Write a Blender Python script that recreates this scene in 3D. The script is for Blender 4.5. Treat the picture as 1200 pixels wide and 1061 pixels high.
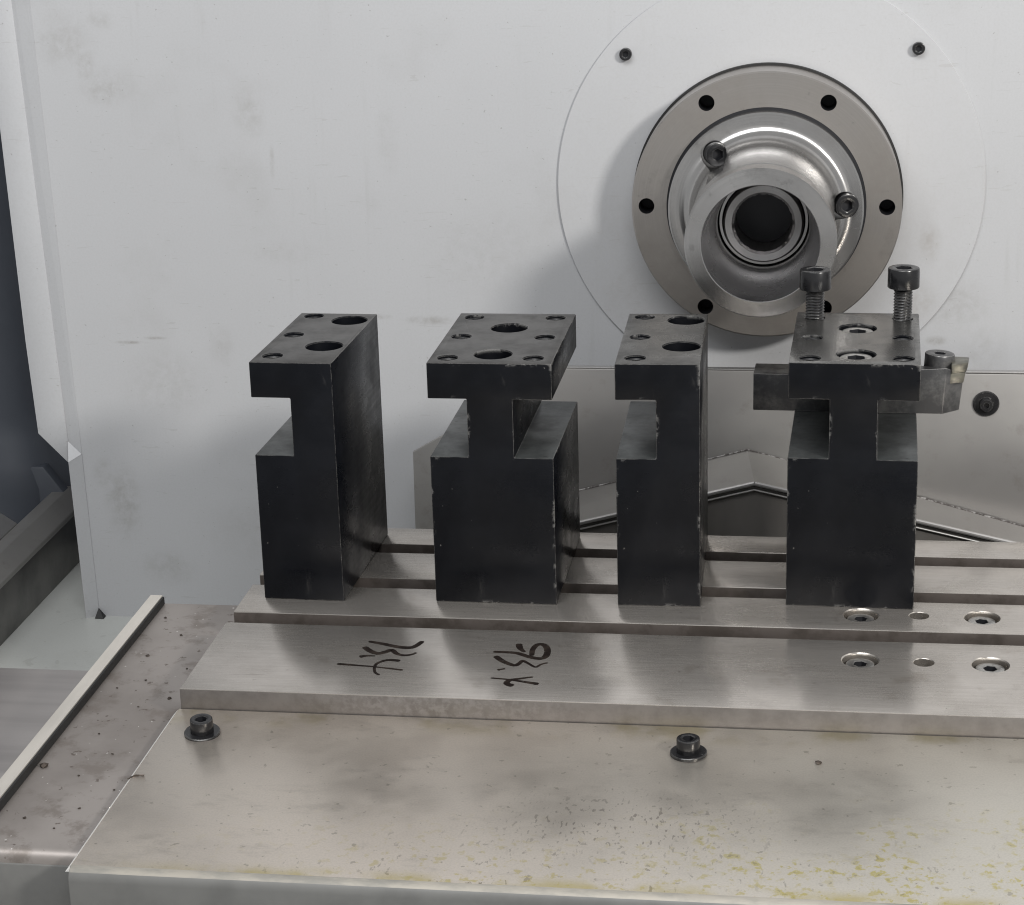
import bpy, bmesh, math, random
from mathutils import Matrix, Vector, Euler

random.seed(7)
S = 0.001                      # everything below is written in millimetres
sc = bpy.context.scene
for o in list(bpy.data.objects):
    bpy.data.objects.remove(o)
COL = sc.collection

# ------------------------------------------------------------------ camera
cam = bpy.data.cameras.new('camera')
cam.sensor_width = 36.0
cam.sensor_fit = 'HORIZONTAL'
cam.lens = 74.24
cam.clip_start = 0.01
cam.clip_end = 50
camo = bpy.data.objects.new('camera', cam)
COL.objects.link(camo)
RM = ((0.989355, -0.144513, -0.017125), (0.142739, 0.940765, 0.30755), (-0.028334, -0.306721, 0.951378))
m = Matrix.Identity(4)
for i in range(3):
    m[i][0] = RM[i][0]
    m[i][1] = RM[i][2]
    m[i][2] = -RM[i][1]
m.translation = Vector((290.82, -861.2, 397.98)) * S
camo.matrix_world = m
sc.camera = camo

# ------------------------------------------------------------------ world and lamps
w = bpy.data.worlds.new('World')
sc.world = w
w.use_nodes = True
bg = w.node_tree.nodes['Background']
bg.inputs[0].default_value = (0.97, 0.985, 1.0, 1)
bg.inputs[1].default_value = 0.40


def area(name, loc, target, sx, sy, power, color):
    l = bpy.data.lights.new(name, 'AREA')
    l.shape = 'RECTANGLE'
    l.size = sx
    l.size_y = sy
    l.energy = power
    l.color = color
    o = bpy.data.objects.new(name, l)
    COL.objects.link(o)
    o.location = loc
    o.rotation_euler = (Vector(target) - Vector(loc)).to_track_quat('-Z', 'Y').to_euler()
    return o


area('work_lamp', (1.35, -0.98, 0.92), (0.18, 0.34, 0.12), 0.28, 0.15, 23.0, (1.0, 0.97, 0.93))
area('overhead_fill', (0.02, -0.72, 1.15), (0.08, 0.30, 0.0), 1.2, 0.6, 13.6, (0.985, 0.99, 1.0))  # added soft fill out of view, evens the light on the wall

sc.cycles.filter_width = 1.1
sc.view_settings.view_transform = 'Standard'
sc.view_settings.look = 'None'
sc.view_settings.exposure = 0.05
sc.view_settings.gamma = 1.0
sc.view_settings.use_curve_mapping = False


# ------------------------------------------------------------------ materials
class NT:
    def __init__(self, name):
        self.mat = bpy.data.materials.new(name)
        self.mat.use_nodes = True
        self.t = self.mat.node_tree
        self.bsdf = self.t.nodes['Principled BSDF']
        self.co = None

    def n(self, typ, **kw):
        nd = self.t.nodes.new(typ)
        for k, v in kw.items():
            setattr(nd, k, v)
        return nd

    def put(self, sock, v):
        if isinstance(v, bpy.types.NodeSocket):
            self.t.links.new(v, sock)
        elif isinstance(v, (tuple, list)):
            sock.default_value = tuple(v) + (1,) * (len(sock.default_value) - len(v))
        else:
            sock.default_value = v

    def coord(self, scale=(1, 1, 1), rot=(0, 0, 0)):
        if self.co is None:
            self.co = self.n('ShaderNodeTexCoord').outputs['Object']
        mp = self.n('ShaderNodeMapping')
        self.put(mp.inputs['Vector'], self.co)
        mp.inputs['Scale'].default_value = scale
        mp.inputs['Rotation'].default_value = rot
        return mp.outputs[0]

    def noise(self, scale, detail=4, rough=0.55, stretch=(1, 1, 1), dist=0.0, rot=(0, 0, 0)):
        nd = self.n('ShaderNodeTexNoise')
        self.put(nd.inputs['Vector'], self.coord(stretch, rot))
        nd.inputs['Scale'].default_value = scale
        nd.inputs['Detail'].default_value = detail
        nd.inputs['Roughness'].default_value = rough
        nd.inputs['Distortion'].default_value = dist
        return nd.outputs['Fac']

    def ramp(self, fac, lo, hi, a=0.0, b=1.0, smooth=True):
        nd = self.n('ShaderNodeMapRange')
        nd.interpolation_type = 'SMOOTHSTEP' if smooth else 'LINEAR'
        self.put(nd.inputs['Value'], fac)
        nd.inputs['From Min'].default_value = lo
        nd.inputs['From Max'].default_value = hi
        nd.inputs['To Min'].default_value = a
        nd.inputs['To Max'].default_value = b
        return nd.outputs[0]

    def math(self, op, a, b=0.0, clamp=False):
        nd = self.n('ShaderNodeMath', operation=op, use_clamp=clamp)
        self.put(nd.inputs[0], a)
        self.put(nd.inputs[1], b)
        return nd.outputs[0]

    def mix(self, fac, a, b):
        nd = self.n('ShaderNodeMix', data_type='RGBA')
        self.put(nd.inputs['Factor'], fac)
        self.put(nd.inputs[6], a)
        self.put(nd.inputs[7], b)
        return nd.outputs[2]

    def xyz(self):
        self.coord()
        nd = self.n('ShaderNodeSeparateXYZ')
        self.put(nd.inputs[0], self.co)
        return nd.outputs

    def spot(self, ax, ay, x, y, rx, ry, noise=None):
        """soft elliptical mask about (x, y) mm on two object axes"""
        dx = self.math('DIVIDE', self.math('SUBTRACT', ax, x * S), rx * S)
        dy = self.math('DIVIDE', self.math('SUBTRACT', ay, y * S), ry * S)
        d = self.math('SQRT', self.math('ADD', self.math('MULTIPLY', dx, dx), self.math('MULTIPLY', dy, dy)))
        k = self.ramp(d, 0.15, 1.0, 1.0, 0.0)
        return self.math('MULTIPLY', k, noise) if noise is not None else k

    def edge(self, radius=0.7, lo=0.02, hi=0.18):
        bv = self.n('ShaderNodeBevel', samples=3)
        bv.inputs['Radius'].default_value = radius * S
        ge = self.n('ShaderNodeNewGeometry')
        dp = self.n('ShaderNodeVectorMath', operation='DOT_PRODUCT')
        self.put(dp.inputs[0], bv.outputs[0])
        self.put(dp.inputs[1], ge.outputs['Normal'])
        return self.ramp(self.math('SUBTRACT', 1.0, dp.outputs['Value']), lo, hi)

    def bump(self, h, strength, dist=0.2):
        b = self.n('ShaderNodeBump')
        b.inputs['Strength'].default_value = strength
        b.inputs['Distance'].default_value = dist * S
        self.put(b.inputs['Height'], h)
        self.put(self.bsdf.inputs['Normal'], b.outputs[0])

    def set(self, color=None, rough=None, metal=None, **kw):
        if color is not None:
            self.put(self.bsdf.inputs['Base Color'], color)
        if rough is not None:
            self.put(self.bsdf.inputs['Roughness'], rough)
        if metal is not None:
            self.put(self.bsdf.inputs['Metallic'], metal)
        for k, v in kw.items():
            self.put(self.bsdf.inputs[k.replace('_', ' ')], v)
        return self.mat


MAT = {}


def wall_paint(name, base, dirt, spots=()):
    t = NT(name)
    big = t.noise(5, 3)
    c = t.mix(t.ramp(big, 0.35, 0.7), base, tuple(v * 0.955 for v in base))
    sm = t.ramp(t.noise(14, 6, 0.62), 0.54, 0.78, 0, 0.17)
    c = t.mix(sm, c, dirt)
    fine = t.noise(160, 5, 0.7)
    X = t.xyz()
    sp = None
    for (x, z, rx, rz, k) in spots:
        s = t.math('MULTIPLY', t.spot(X[0], X[2], x, z, rx, rz), k)
        sp = s if sp is None else t.math('MAXIMUM', sp, s)
    if sp is not None:
        c = t.mix(t.math('MULTIPLY', t.math('MULTIPLY', sp, 0.72), t.ramp(fine, 0.25, 0.8)), c, dirt)
    dr = t.math('MULTIPLY', t.ramp(t.noise(90, 4, .6, (1, 1, .06)), 0.56, 0.72), t.ramp(t.noise(9, 3), 0.45, 0.65))
    c = t.mix(t.math('MULTIPLY', dr, .14), c, dirt)
    sk = t.ramp(t.noise(40, 2, .5, (1, 1, 8), 2.0, (0, .5, 0)), 0.70, 0.715, 0, .2)
    c = t.mix(sk, c, dirt)
    tiny = t.ramp(t.noise(420, 2), 0.735, 0.77, 0, 0.5)
    c = t.mix(tiny, c, (0.2, 0.19, 0.18))
    c = t.mix(t.ramp(t.noise(800, 3, .6), 0.35, 0.75, 0, 0.10), c, dirt)
    h = t.noise(700, 3)
    t.bump(h, 0.10, 0.15)
    return t.set(c, t.ramp(big, 0.2, 0.8, 0.38, 0.52), 0.0)


WALL_SPOTS = [(-167, 250, 26, 22, .5), (-143, 222, 22, 16, .6), (-155, 236, 9, 16, .7), (-143, 262, 12, 8, .5), (-120, 35, 40, 30, .35),
              (-55, 205, 14, 22, .5), (-82, 60, 12, 18, .4), (-155, -45, 16, 34, .9), (-130, -90, 26, 16, .6), (-167, -25, 10, 14, .6),
              (-142, 62, 14, 1.6, 1.4), (-125, 65, 10, 1.4, 1.2), (52, 78, 22, 4, .9), (20, 80, 10, 2.4, 1), (-42, 176, 2.2, 14, .9),
              (356, 130, 9, 16, .8), (370, 90, 26, 22, .55), (385, 60, 18, 26, .4), (358, 68, 9, 4, 1.2), (90, 120, 60, 40, .25),
              (-40, 120, 30, 10, .3), (30, 190, 10, 30, .3), (-55, -60, 60, 24, .3)]
MAT['wall'] = wall_paint('white_machine_paint', (0.458, 0.464, 0.475), (0.26, 0.248, 0.232), WALL_SPOTS)
MAT['disc'] = wall_paint('white_cover_paint', (0.462, 0.467, 0.477), (0.30, 0.28, 0.26),
                         [(352, 128, 9, 16, .8), (345, 92, 18, 18, .7), (175, 95, 22, 30, .4), (170, 140, 26, 26, .25)])
MAT['floor'] = wall_paint('pale_green_floor_paint', (0.46, 0.47, 0.45), (0.2, 0.19, 0.17),
                          [(-175, 0, 1, 1, 0)])

# ground steel of the slotted table: blotchy, slightly warm, fine grind lines along x
t = NT('ground_steel')
bl = t.noise(16, 5, 0.6)
gr = t.noise(60, 4, 0.6, (1, 14, 1))
c = t.mix(t.ramp(bl, 0.36, 0.66), (0.66, 0.62, 0.575), (0.52, 0.485, 0.445))
c = t.mix(t.ramp(t.noise(38, 6, 0.65), 0.56, 0.72, 0, 0.5), c, (0.34, 0.295, 0.25))
c = t.mix(t.ramp(t.noise(260, 3), 0.70, 0.76, 0, 0.7), c, (0.16, 0.13, 0.11))
c = t.mix(t.ramp(t.noise(330, 2), 0.745, 0.77, 0, 0.9), c, (0.9, 0.9, 0.88))
c = t.mix(t.ramp(t.noise(900, 3, .6, (.02, 1, 1)), 0.35, 0.7, 0, .22), c, (0.30, 0.27, 0.24))
c = t.mix(t.ramp(t.noise(30, 3, .6, (.5, 6, 1), 1.5, (0, 0, .35)), 0.685, 0.70, 0, .35), c, (0.25, 0.22, 0.2))
t.bump(gr, 0.02, 0.1)
tv = t.n('ShaderNodeCombineXYZ')
tv.inputs[0].default_value, tv.inputs[1].default_value, tv.inputs[2].default_value = (0, 1, 0)
t.put(t.bsdf.inputs['Tangent'], tv.outputs[0])
MAT['table'] = t.set(c, t.ramp(t.math('ADD', bl, t.math('MULTIPLY', gr, 0.4)), 0.4, 1.0, 0.20, 0.31), 0.86, Anisotropic=0.85)

# raw milled side of the rails
t = NT('milled_steel_side')
a = t.noise(90, 6, 0.7)
c = t.mix(t.ramp(a, 0.38, 0.68), (0.225, 0.21, 0.198), (0.185, 0.17, 0.16))
X = t.xyz()
c = t.mix(t.math('MULTIPLY', t.ramp(t.noise(240, 4, 0.7), 0.42, 0.62), t.spot(X[0], X[2], 120, -4, 90, 14)), c, (0.27, 0.255, 0.245))
t.bump(a, 0.25, 0.2)
MAT['side'] = t.set(c, 0.5, 0.75)

t = NT('dark_slot_wall')
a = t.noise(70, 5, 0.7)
MAT['slot'] = t.set(t.mix(t.ramp(a, 0.38, 0.68), (0.115, 0.098, 0.088), (0.07, 0.058, 0.05)), 0.5, 0.5)  # rail walls along the slots, darker than the front side

# stained guard sheet in front of the table
t = NT('stained_guard_sheet')
X = t.xyz()
c = t.mix(t.ramp(t.noise(7, 4), 0.35, 0.68), (0.77, 0.695, 0.615), (0.69, 0.63, 0.56))
c = t.mix(t.ramp(X[0], 0.12, 0.36, 0, .6), c, (0.64, 0.63, 0.57))
c = t.mix(t.ramp(t.noise(46, 6, 0.7, (1, 2, 1)), 0.52, 0.75, 0, 0.4), c, (0.42, 0.385, 0.34))
front = t.ramp(X[1], -0.155, -0.075, 1.0, 0.0)
right = t.ramp(X[0], 0.02, 0.16, 0.15, 1.0)
zone = t.math('MULTIPLY', front, right)
pit = t.math('MULTIPLY', t.ramp(t.noise(330, 3, 0.6, (1, .5, 1), 0.3), 0.63, 0.69), zone)
pit = t.math('MULTIPLY', pit, t.ramp(t.noise(15, 2), 0.38, 0.55))
c = t.mix(t.math('MULTIPLY', pit, 0.75), c, (0.19, 0.16, 0.13))
yel = t.math('MULTIPLY', t.ramp(t.noise(190, 5, 0.65), 0.55, 0.63), zone)
yel = t.math('MULTIPLY', yel, t.ramp(t.noise(11, 2), 0.30, 0.50))
c = t.mix(t.math('MULTIPLY', yel, 0.55), c, (0.52, 0.43, 0.07))
dot = t.math('MULTIPLY', t.math('MULTIPLY', t.ramp(t.noise(210, 4, .6, (1, 1, 1), .2), 0.54, 0.61), t.ramp(t.noise(30, 2), 0.47, 0.57)), t.math('MULTIPLY', t.ramp(X[1], -0.115, -0.055, 1.0, 0.0), t.ramp(X[0], 0.2, 0.27)))
c = t.mix(t.math('MULTIPLY', dot, 0.62), c, (0.54, 0.46, 0.06))
pz = t.math('MULTIPLY', t.spot(X[0], X[1], 215, -95, 85, 42), t.ramp(t.noise(620, 2, 0.5, (1, .4, 1), .2), 0.61, 0.67))
c = t.mix(t.math('MULTIPLY', pz, 0.6), c, (0.17, 0.14, 0.115))
c = t.mix(t.ramp(t.noise(1100, 2), 0.3, 0.75, 0, 0.16), c, (0.30, 0.28, 0.25))
band = t.math('MULTIPLY', t.ramp(X[1], -0.150, -0.138, 1.0, 0.0), t.ramp(t.noise(28, 4, 0.6, (1, 1, 1)), 0.40, 0.62))
band = t.math('MULTIPLY', band, t.ramp(X[0], 0.0, 0.09))
c = t.mix(t.math('MULTIPLY', band, 0.8), c, (0.50, 0.41, 0.09))
yb = t.math('MULTIPLY', t.ramp(X[1], -0.022, -0.004), t.ramp(t.noise(24, 4, 0.6), 0.50, 0.66))
c = t.mix(t.math('MULTIPLY', yb, 0.5), c, (0.38, 0.32, 0.13))
mid = t.math('MULTIPLY', t.ramp(t.noise(210, 3, 0.6), 0.655, 0.70), 0.55)
c = t.mix(mid, c, (0.30, 0.27, 0.22))
t.bump(t.noise(320, 3), 0.08, 0.15)
MAT['cover'] = t.set(c, t.ramp(t.noise(30, 4), 0.3, 0.7, 0.30, 0.42), 0.80)

t = NT('dull_rolled_lip')
c = t.mix(t.ramp(t.noise(30, 5, .7, (1, 3, 3)), 0.4, 0.66), (0.38, 0.355, 0.31), (0.27, 0.26, 0.235))
MAT['lip'] = t.set(c, 0.62, 0.35)

# dull side casting with chips and specks
t = NT('dull_casting_top')
c = t.mix(t.ramp(t.noise(13, 5), 0.35, 0.68), (0.36, 0.33, 0.31), (0.255, 0.23, 0.213))
c = t.mix(t.ramp(t.noise(60, 6, 0.7), 0.50, 0.66, 0, 0.7), c, (0.205, 0.178, 0.158))
c = t.mix(t.ramp(t.noise(230, 3, 0.6), 0.655, 0.70, 0, 0.8), c, (0.12, 0.095, 0.08))
c = t.mix(t.ramp(t.noise(300, 2), 0.735, 0.76, 0, 0.8), c, (0.75, 0.73, 0.70))
t.bump(t.noise(210, 4, 0.7), 0.18, 0.2)
MAT['casting'] = t.set(c, 0.48, 0.62)

t = NT('bright_bar_steel')
c = t.mix(t.ramp(t.noise(40, 4, 0.6, (1, .2, 1)), 0.35, 0.7), (0.74, 0.70, 0.64), (0.60, 0.57, 0.52))
MAT['bar'] = t.set(c, 0.45, 0.6)

t = NT('brushed_plate')
c = t.mix(t.ramp(t.noise(14, 4, 0.6, (.3, 3, 1)), 0.35, 0.7), (0.50, 0.47, 0.455), (0.40, 0.375, 0.365))
MAT['slide'] = t.set(c, 0.36, 0.75)

t = NT('shaded_front_grey')
c = t.mix(t.ramp(t.noise(40, 5), 0.35, 0.7), (0.165, 0.165, 0.158), (0.13, 0.13, 0.125))
t.bump(t.noise(500, 3), 0.1, 0.2)
MAT['front_grey'] = t.set(c, 0.5, 0.1)  # grey for front faces, their shade put into the colour

# black oxide blocks, edges rubbed to bare metal
def black_oxide(name, base, wear, rough, chips=0.0, ior=1.27):
    t = NT(name)
    blot = t.noise(34, 5, 0.62)
    c = t.mix(t.ramp(blot, 0.35, 0.7), base, tuple(v * 1.45 + .0015 for v in base))
    scr = t.ramp(t.noise(70, 6, 0.75, (1, 1, .35), 0.4), 0.64, 0.78, 0, 0.35)
    c = t.mix(scr, c, (0.06, 0.058, 0.056))
    dots = t.ramp(t.noise(420, 2), 0.74, 0.77, 0, 0.7 * min(1, wear))
    c = t.mix(dots, c, (0.22, 0.21, 0.20))
    e = t.edge(0.55)
    em = t.math('MULTIPLY', e, t.ramp(t.noise(120, 4, 0.7), 0.5 - wear * .25, 0.72 - wear * .2), True)
    c = t.mix(t.math('MULTIPLY', em, 0.6 + wear * .3), c, (0.40, 0.39, 0.37))
    if chips:
        e2 = t.edge(2.6, 0.004, 0.1)
        em2 = t.math('MULTIPLY', e2, t.ramp(t.noise(58, 5, 0.72), 0.60 - chips * .055, 0.64 - chips * .055))
        c = t.mix(t.math('MULTIPLY', em2, 0.6), c, (0.30, 0.295, 0.285))
    mk = t.noise(500, 3, 0.6, (.04, .04, 1))
    t.bump(t.math('ADD', t.noise(260, 4, 0.65), t.math('MULTIPLY', mk, .25)), 0.08, 0.12)
    rg = t.math('ADD', t.math('MULTIPLY', mk, .25), t.math('MULTIPLY', t.noise(26, 5, .65), 1.1))
    return t.set(c, t.ramp(rg, 0.4, 1.0, rough - .1, rough + 0.2), t.math('MULTIPLY', em, 0.7), IOR=ior)


MAT['oxide'] = black_oxide('black_oxide_steel', (0.0026, 0.0031, 0.0046), 0.45, 0.30)
MAT['oxide_worn'] = black_oxide('worn_black_oxide_steel', (0.0028, 0.0032, 0.0045), 0.66, 0.31, 0.9)
MAT['screw'] = black_oxide('black_screw_steel', (0.010, 0.010, 0.011), 0.45, 0.24, 0.0, 1.5)
def rubbed(name, base, metal, rough):
    t = NT(name)
    a = t.noise(45, 6, 0.68)
    c = t.mix(t.ramp(a, 0.38, 0.68), base, tuple(v * .55 for v in base))
    c = t.mix(t.ramp(t.noise(24, 6, 0.75, (1, 4, 1), 1.2, (0, 0, .6)), 0.60, 0.66, 0, 0.4), c, tuple(v * 1.8 for v in base))
    c = t.mix(t.ramp(t.noise(240, 3), 0.66, 0.72, 0, 0.7), c, (0.02, 0.02, 0.02))
    e = t.math('MULTIPLY', t.edge(0.55), t.ramp(t.noise(120, 4, 0.7), 0.3, 0.55))
    c = t.mix(t.math('MULTIPLY', e, .8), c, (0.42, 0.41, 0.39))
    t.bump(t.noise(260, 4, 0.65), 0.06, 0.12)
    return t.set(c, t.ramp(a, 0.3, 0.75, rough, rough + 0.14), metal, IOR=1.5)


MAT['top_plain'] = rubbed('rubbed_oxide_top', (0.070, 0.067, 0.064), 0.5, 0.28)
MAT['top_bright'] = rubbed('scratched_bare_top', (0.20, 0.197, 0.19), 0.80, 0.18)
MAT['top_mid'] = rubbed('half_rubbed_top', (0.115, 0.112, 0.107), 0.65, 0.24)
MAT['ledge'] = rubbed('rubbed_ledge', (0.105, 0.112, 0.112), 0.6, 0.30)

t = NT('bare_screw_steel')
c = t.mix(t.ramp(t.noise(150, 4), 0.4, 0.66), (0.34, 0.33, 0.32), (0.17, 0.16, 0.155))
MAT['screw_bare'] = t.set(c, 0.3, 0.95)

t = NT('scuffed_screw_top')
MAT['screw_top'] = t.set(t.mix(t.ramp(t.noise(130, 5, .7), 0.4, 0.66), (0.50, 0.49, 0.47), (0.16, 0.155, 0.15)), 0.32, 0.85)

t = NT('tool_shank_steel')
e = t.edge(0.6)
nb = t.noise(80, 5, 0.7)
c = t.mix(t.ramp(nb, 0.4, 0.7), (0.075, 0.075, 0.077), (0.17, 0.168, 0.165))
c = t.mix(t.math('MULTIPLY', e, 0.85), c, (0.66, 0.65, 0.63))
MAT['shank'] = t.set(c, 0.36, 0.55)

t = NT('worn_dark_shank')
e = t.edge(0.6)
c = t.mix(t.ramp(t.noise(80, 5, 0.7), 0.42, 0.72), (0.028, 0.028, 0.030), (0.085, 0.083, 0.08))
c = t.mix(t.math('MULTIPLY', e, 0.7), c, (0.55, 0.54, 0.52))
MAT['shank_dark'] = t.set(c, 0.38, 0.4)

t = NT('carbide_insert')
c = t.mix(t.ramp(t.noise(200, 3), 0.4, 0.7), (0.17, 0.165, 0.135), (0.10, 0.097, 0.085))
MAT['insert'] = t.set(c, 0.35, 0.5)


def turned(name, base, dark, rough, aniso, metal=0.95):
    t = NT(name)
    bl = t.noise(22, 5, 0.6)
    c = t.mix(t.ramp(bl, 0.35, 0.7), base, dark)
    c = t.mix(t.ramp(t.noise(120, 4, 0.65), 0.62, 0.74, 0, 0.4), c, tuple(v * .55 for v in dark))
    X = t.xyz()
    dx, dz = t.math('SUBTRACT', X[0], 0.2572), t.math('SUBTRACT', X[2], 0.155)
    rad = t.math('SQRT', t.math('ADD', t.math('MULTIPLY', dx, dx), t.math('MULTIPLY', dz, dz)))
    cv_ = t.n('ShaderNodeCombineXYZ')
    t.put(cv_.inputs[0], rad)
    t.put(cv_.inputs[1], t.math('MULTIPLY', X[1], 1.0))
    rn = t.n('ShaderNodeTexNoise')
    t.put(rn.inputs['Vector'], cv_.outputs[0])
    rn.inputs['Scale'].default_value = 900
    rn.inputs['Detail'].default_value = 3
    c = t.mix(t.ramp(rn.outputs['Fac'], 0.35, 0.7, 0, 0.35), c, dark)
    c = t.mix(t.ramp(t.noise(30, 6, .7), 0.56, 0.74, 0, .45), c, tuple(v * .6 for v in dark))
    t.bump(rn.outputs['Fac'], 0.12, 0.08)
    tg = t.n('ShaderNodeTangent', direction_type='RADIAL', axis='Y')
    t.put(t.bsdf.inputs['Tangent'], tg.outputs[0])
    return t.set(c, t.ramp(bl, 0.3, 0.7, rough, rough + .08), metal, Anisotropic=aniso)


MAT['flange'] = turned('ground_flange_steel', (0.47, 0.445, 0.42), (0.37, 0.345, 0.32), 0.34, 0.2)
MAT['turned'] = turned('turned_spindle_steel', (0.53, 0.52, 0.51), (0.41, 0.40, 0.39), 0.20, 0.72)
MAT['bore_steel'] = turned('turned_bore_steel', (0.60, 0.59, 0.60), (0.44, 0.43, 0.44), 0.24, 0.7, 0.92)
MAT['sleeve'] = turned('worn_sleeve_steel', (0.46, 0.455, 0.45), (0.30, 0.295, 0.29), 0.4, 0.2)

t = NT('matt_black')
MAT['dull_black'] = t.set(t.mix(t.noise(60), (0.008, 0.008, 0.008), (0.016, 0.016, 0.016)), 0.6, 0.0)
t = NT('dark_bore')
MAT['bore'] = t.set(t.mix(t.noise(60), (0.010, 0.011, 0.014), (0.02, 0.02, 0.023)), 0.5, 0.3)

# apron sheet, fine brushed stainless, dirty
t = NT('apron_sheet_steel')
c = t.mix(t.ramp(t.noise(9, 4), 0.35, 0.7), (0.37, 0.36, 0.345), (0.30, 0.29, 0.28))
c = t.mix(t.ramp(t.noise(70, 5, 0.7), 0.55, 0.74, 0, 0.35), c, (0.22, 0.20, 0.18))
t.bump(t.noise(420, 3), 0.06, 0.1)
MAT['apron'] = t.set(c, 0.44, 0.72)
t = NT('skirt_sheet_steel')
c = t.mix(t.ramp(t.noise(16, 5, .6, (1, 1, .4)), 0.35, 0.7), (0.20, 0.19, 0.178), (0.12, 0.113, 0.105))
MAT['skirt'] = t.set(c, 0.45, 0.15)
t = NT('weld_bead_metal')
c = t.mix(t.ramp(t.noise(300, 3), 0.45, 0.6), (0.10, 0.09, 0.085), (0.38, 0.37, 0.36))
MAT['weld'] = t.set(c, 0.65, 0.4)
t = NT('polished_edge_steel')
MAT['edge'] = t.set(t.mix(t.noise(120), (0.55, 0.54, 0.53), (0.42, 0.41, 0.40)), 0.4, 0.8)

t = NT('painted_edge_glint')
MAT['bright'] = t.set(t.mix(t.noise(90), (0.90, 0.89, 0.87), (0.82, 0.81, 0.79)), 0.4, 0.15)  # near-white: the sheet edge's specular highlight put into the colour

t = NT('navy_door_paint')
c = t.mix(t.ramp(t.noise(10, 5), 0.35, 0.7), (0.062, 0.069, 0.084), (0.046, 0.052, 0.064))
c = t.mix(t.ramp(t.noise(60, 5, 0.7, (3, 1, .3)), 0.6, 0.75, 0, 0.3), c, (0.12, 0.125, 0.14))
MAT['navy'] = t.set(c, 0.42, 0.0)
t = NT('way_cover_steel')
c = t.mix(t.ramp(t.noise(26, 5, 0.65), 0.35, 0.7), (0.20, 0.195, 0.185), (0.12, 0.118, 0.115))
MAT['way'] = t.set(c, 0.38, 0.8)
t = NT('marker_ink')
MAT['ink'] = t.set(t.mix(t.ramp(t.noise(160, 4), 0.4, 0.7), (0.010, 0.007, 0.006), (0.028, 0.021, 0.017)), 0.7, 0.0, IOR=1.2, Alpha=t.ramp(t.noise(260, 4, .7), 0.30, 0.44, 0.35, 1.0))
t = NT('swarf_metal')
MAT['swarf'] = t.set(t.mix(t.noise(400), (0.04, 0.03, 0.024), (0.12, 0.10, 0.085)), 0.4, 0.7)


# ------------------------------------------------------------------ mesh helpers
def link(o, parent=None, world=True):
    COL.objects.link(o)
    if parent is not None:
        o.parent = parent
        if world:
            pm = Matrix.Translation(parent.location) @ parent.rotation_euler.to_matrix().to_4x4()
            o.matrix_parent_inverse = pm.inverted()
    return o


def tag(o, label=None, cat=None, group=None, kind=None):
    if label:
        o['label'] = label
    if cat:
        o['category'] = cat
    if group:
        o['group'] = group
    if kind:
        o['kind'] = kind
    return o


def empty(name, loc=(0, 0, 0), rz=0.0):
    e = bpy.data.objects.new(name, None)
    e.empty_display_size = 0.02
    e.location = Vector(loc) * S
    e.rotation_euler = (0, 0, rz)
    COL.objects.link(e)
    return e


def bm_mesh(verts, faces):
    bm = bmesh.new()
    vs = [bm.verts.new(Vector(v) * S) for v in verts]
    for f in faces:
        try:
            bm.faces.new([vs[i] for i in f])
        except ValueError:
            pass
    return bm


def finish(bm, name, mat, bevel=0.0, seg=2, smooth=35, recalc=True):
    if recalc:
        bmesh.ops.recalc_face_normals(bm, faces=bm.faces)
    if bevel:
        ed = [e for e in bm.edges if len(e.link_faces) == 2 and e.calc_face_angle(0) > math.radians(30)]
        ret = bmesh.ops.bevel(bm, geom=ed, offset=bevel * S, segments=seg, affect='EDGES', profile=0.5, clamp_overlap=True)
        for f in bm.faces:
            f.smooth = False
        for f in ret['faces']:
            f.smooth = True
    me = bpy.data.meshes.new(name)
    bm.to_mesh(me)
    bm.free()
    me.materials.append(MAT[mat])
    if smooth:
        if not bevel:
            for p in me.polygons:
                p.use_smooth = True
        me.set_sharp_from_angle(angle=math.radians(smooth))
    return me


def obj(name, me, parent=None, world=True):
    return link(bpy.data.objects.new(name, me), parent, world)


def prism(poly, a0, a1, axis='Y'):
    """poly 2-D; extruded along axis between a0 and a1"""
    n = len(poly)
    def P(p, a):
        if axis == 'Y':
            return (p[0], a, p[1])
        if axis == 'X':
            return (a, p[0], p[1])
        return (p[0], p[1], a)
    v = [P(p, a0) for p in poly] + [P(p, a1) for p in poly]
    f = [list(range(n)), list(range(2 * n - 1, n - 1, -1))]
    for i in range(n):
        j = (i + 1) % n
        f.append([i, i + n, j + n, j])
    return bm_mesh(v, f)


def box(x0, x1, y0, y1, z0, z1):
    return prism([(x0, y0), (x1, y0), (x1, y1), (x0, y1)], z0, z1, 'Z')


def lathe(prof, axis='Z', c=(0, 0, 0), seg=48, close=True, jitter=None):
    """prof: list of (radius, height along axis). r = 0 ends become poles."""
    v, f, rings = [], [], []
    for k, (r, h) in enumerate(prof):
        ring = []
        cnt = 1 if r == 0 else seg
        for i in range(cnt):
            a = 2 * math.pi * i / seg
            rr = r + (jitter(k, i) if jitter else 0)
            x, y = rr * math.cos(a), rr * math.sin(a)
            p = (c[0] + x, c[1] + y, c[2] + h) if axis == 'Z' else (c[0] + x, h, c[2] + y)
            ring.append(len(v))
            v.append(p)
        rings.append(ring)
    pairs = list(zip(rings[:-1], rings[1:]))
    if close:
        pairs.append((rings[-1], rings[0]))
    for A, B in pairs:
        if len(A) == 1 and len(B) == 1:
            continue
        for i in range(seg):
            j = (i + 1) % seg
            if len(A) == 1:
                f.append([A[0], B[i], B[j]])
            elif len(B) == 1:
                f.append([A[i], A[j], B[0]])
            else:
                f.append([A[i], A[j], B[j], B[i]])
    return bm_mesh(v, f)


def join(*bms):
    out = bms[0]
    for b in bms[1:]:
        me = bpy.data.meshes.new('tmp')
        b.to_mesh(me)
        b.free()
        out.from_mesh(me)
        bpy.data.meshes.remove(me)
    return out


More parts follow.
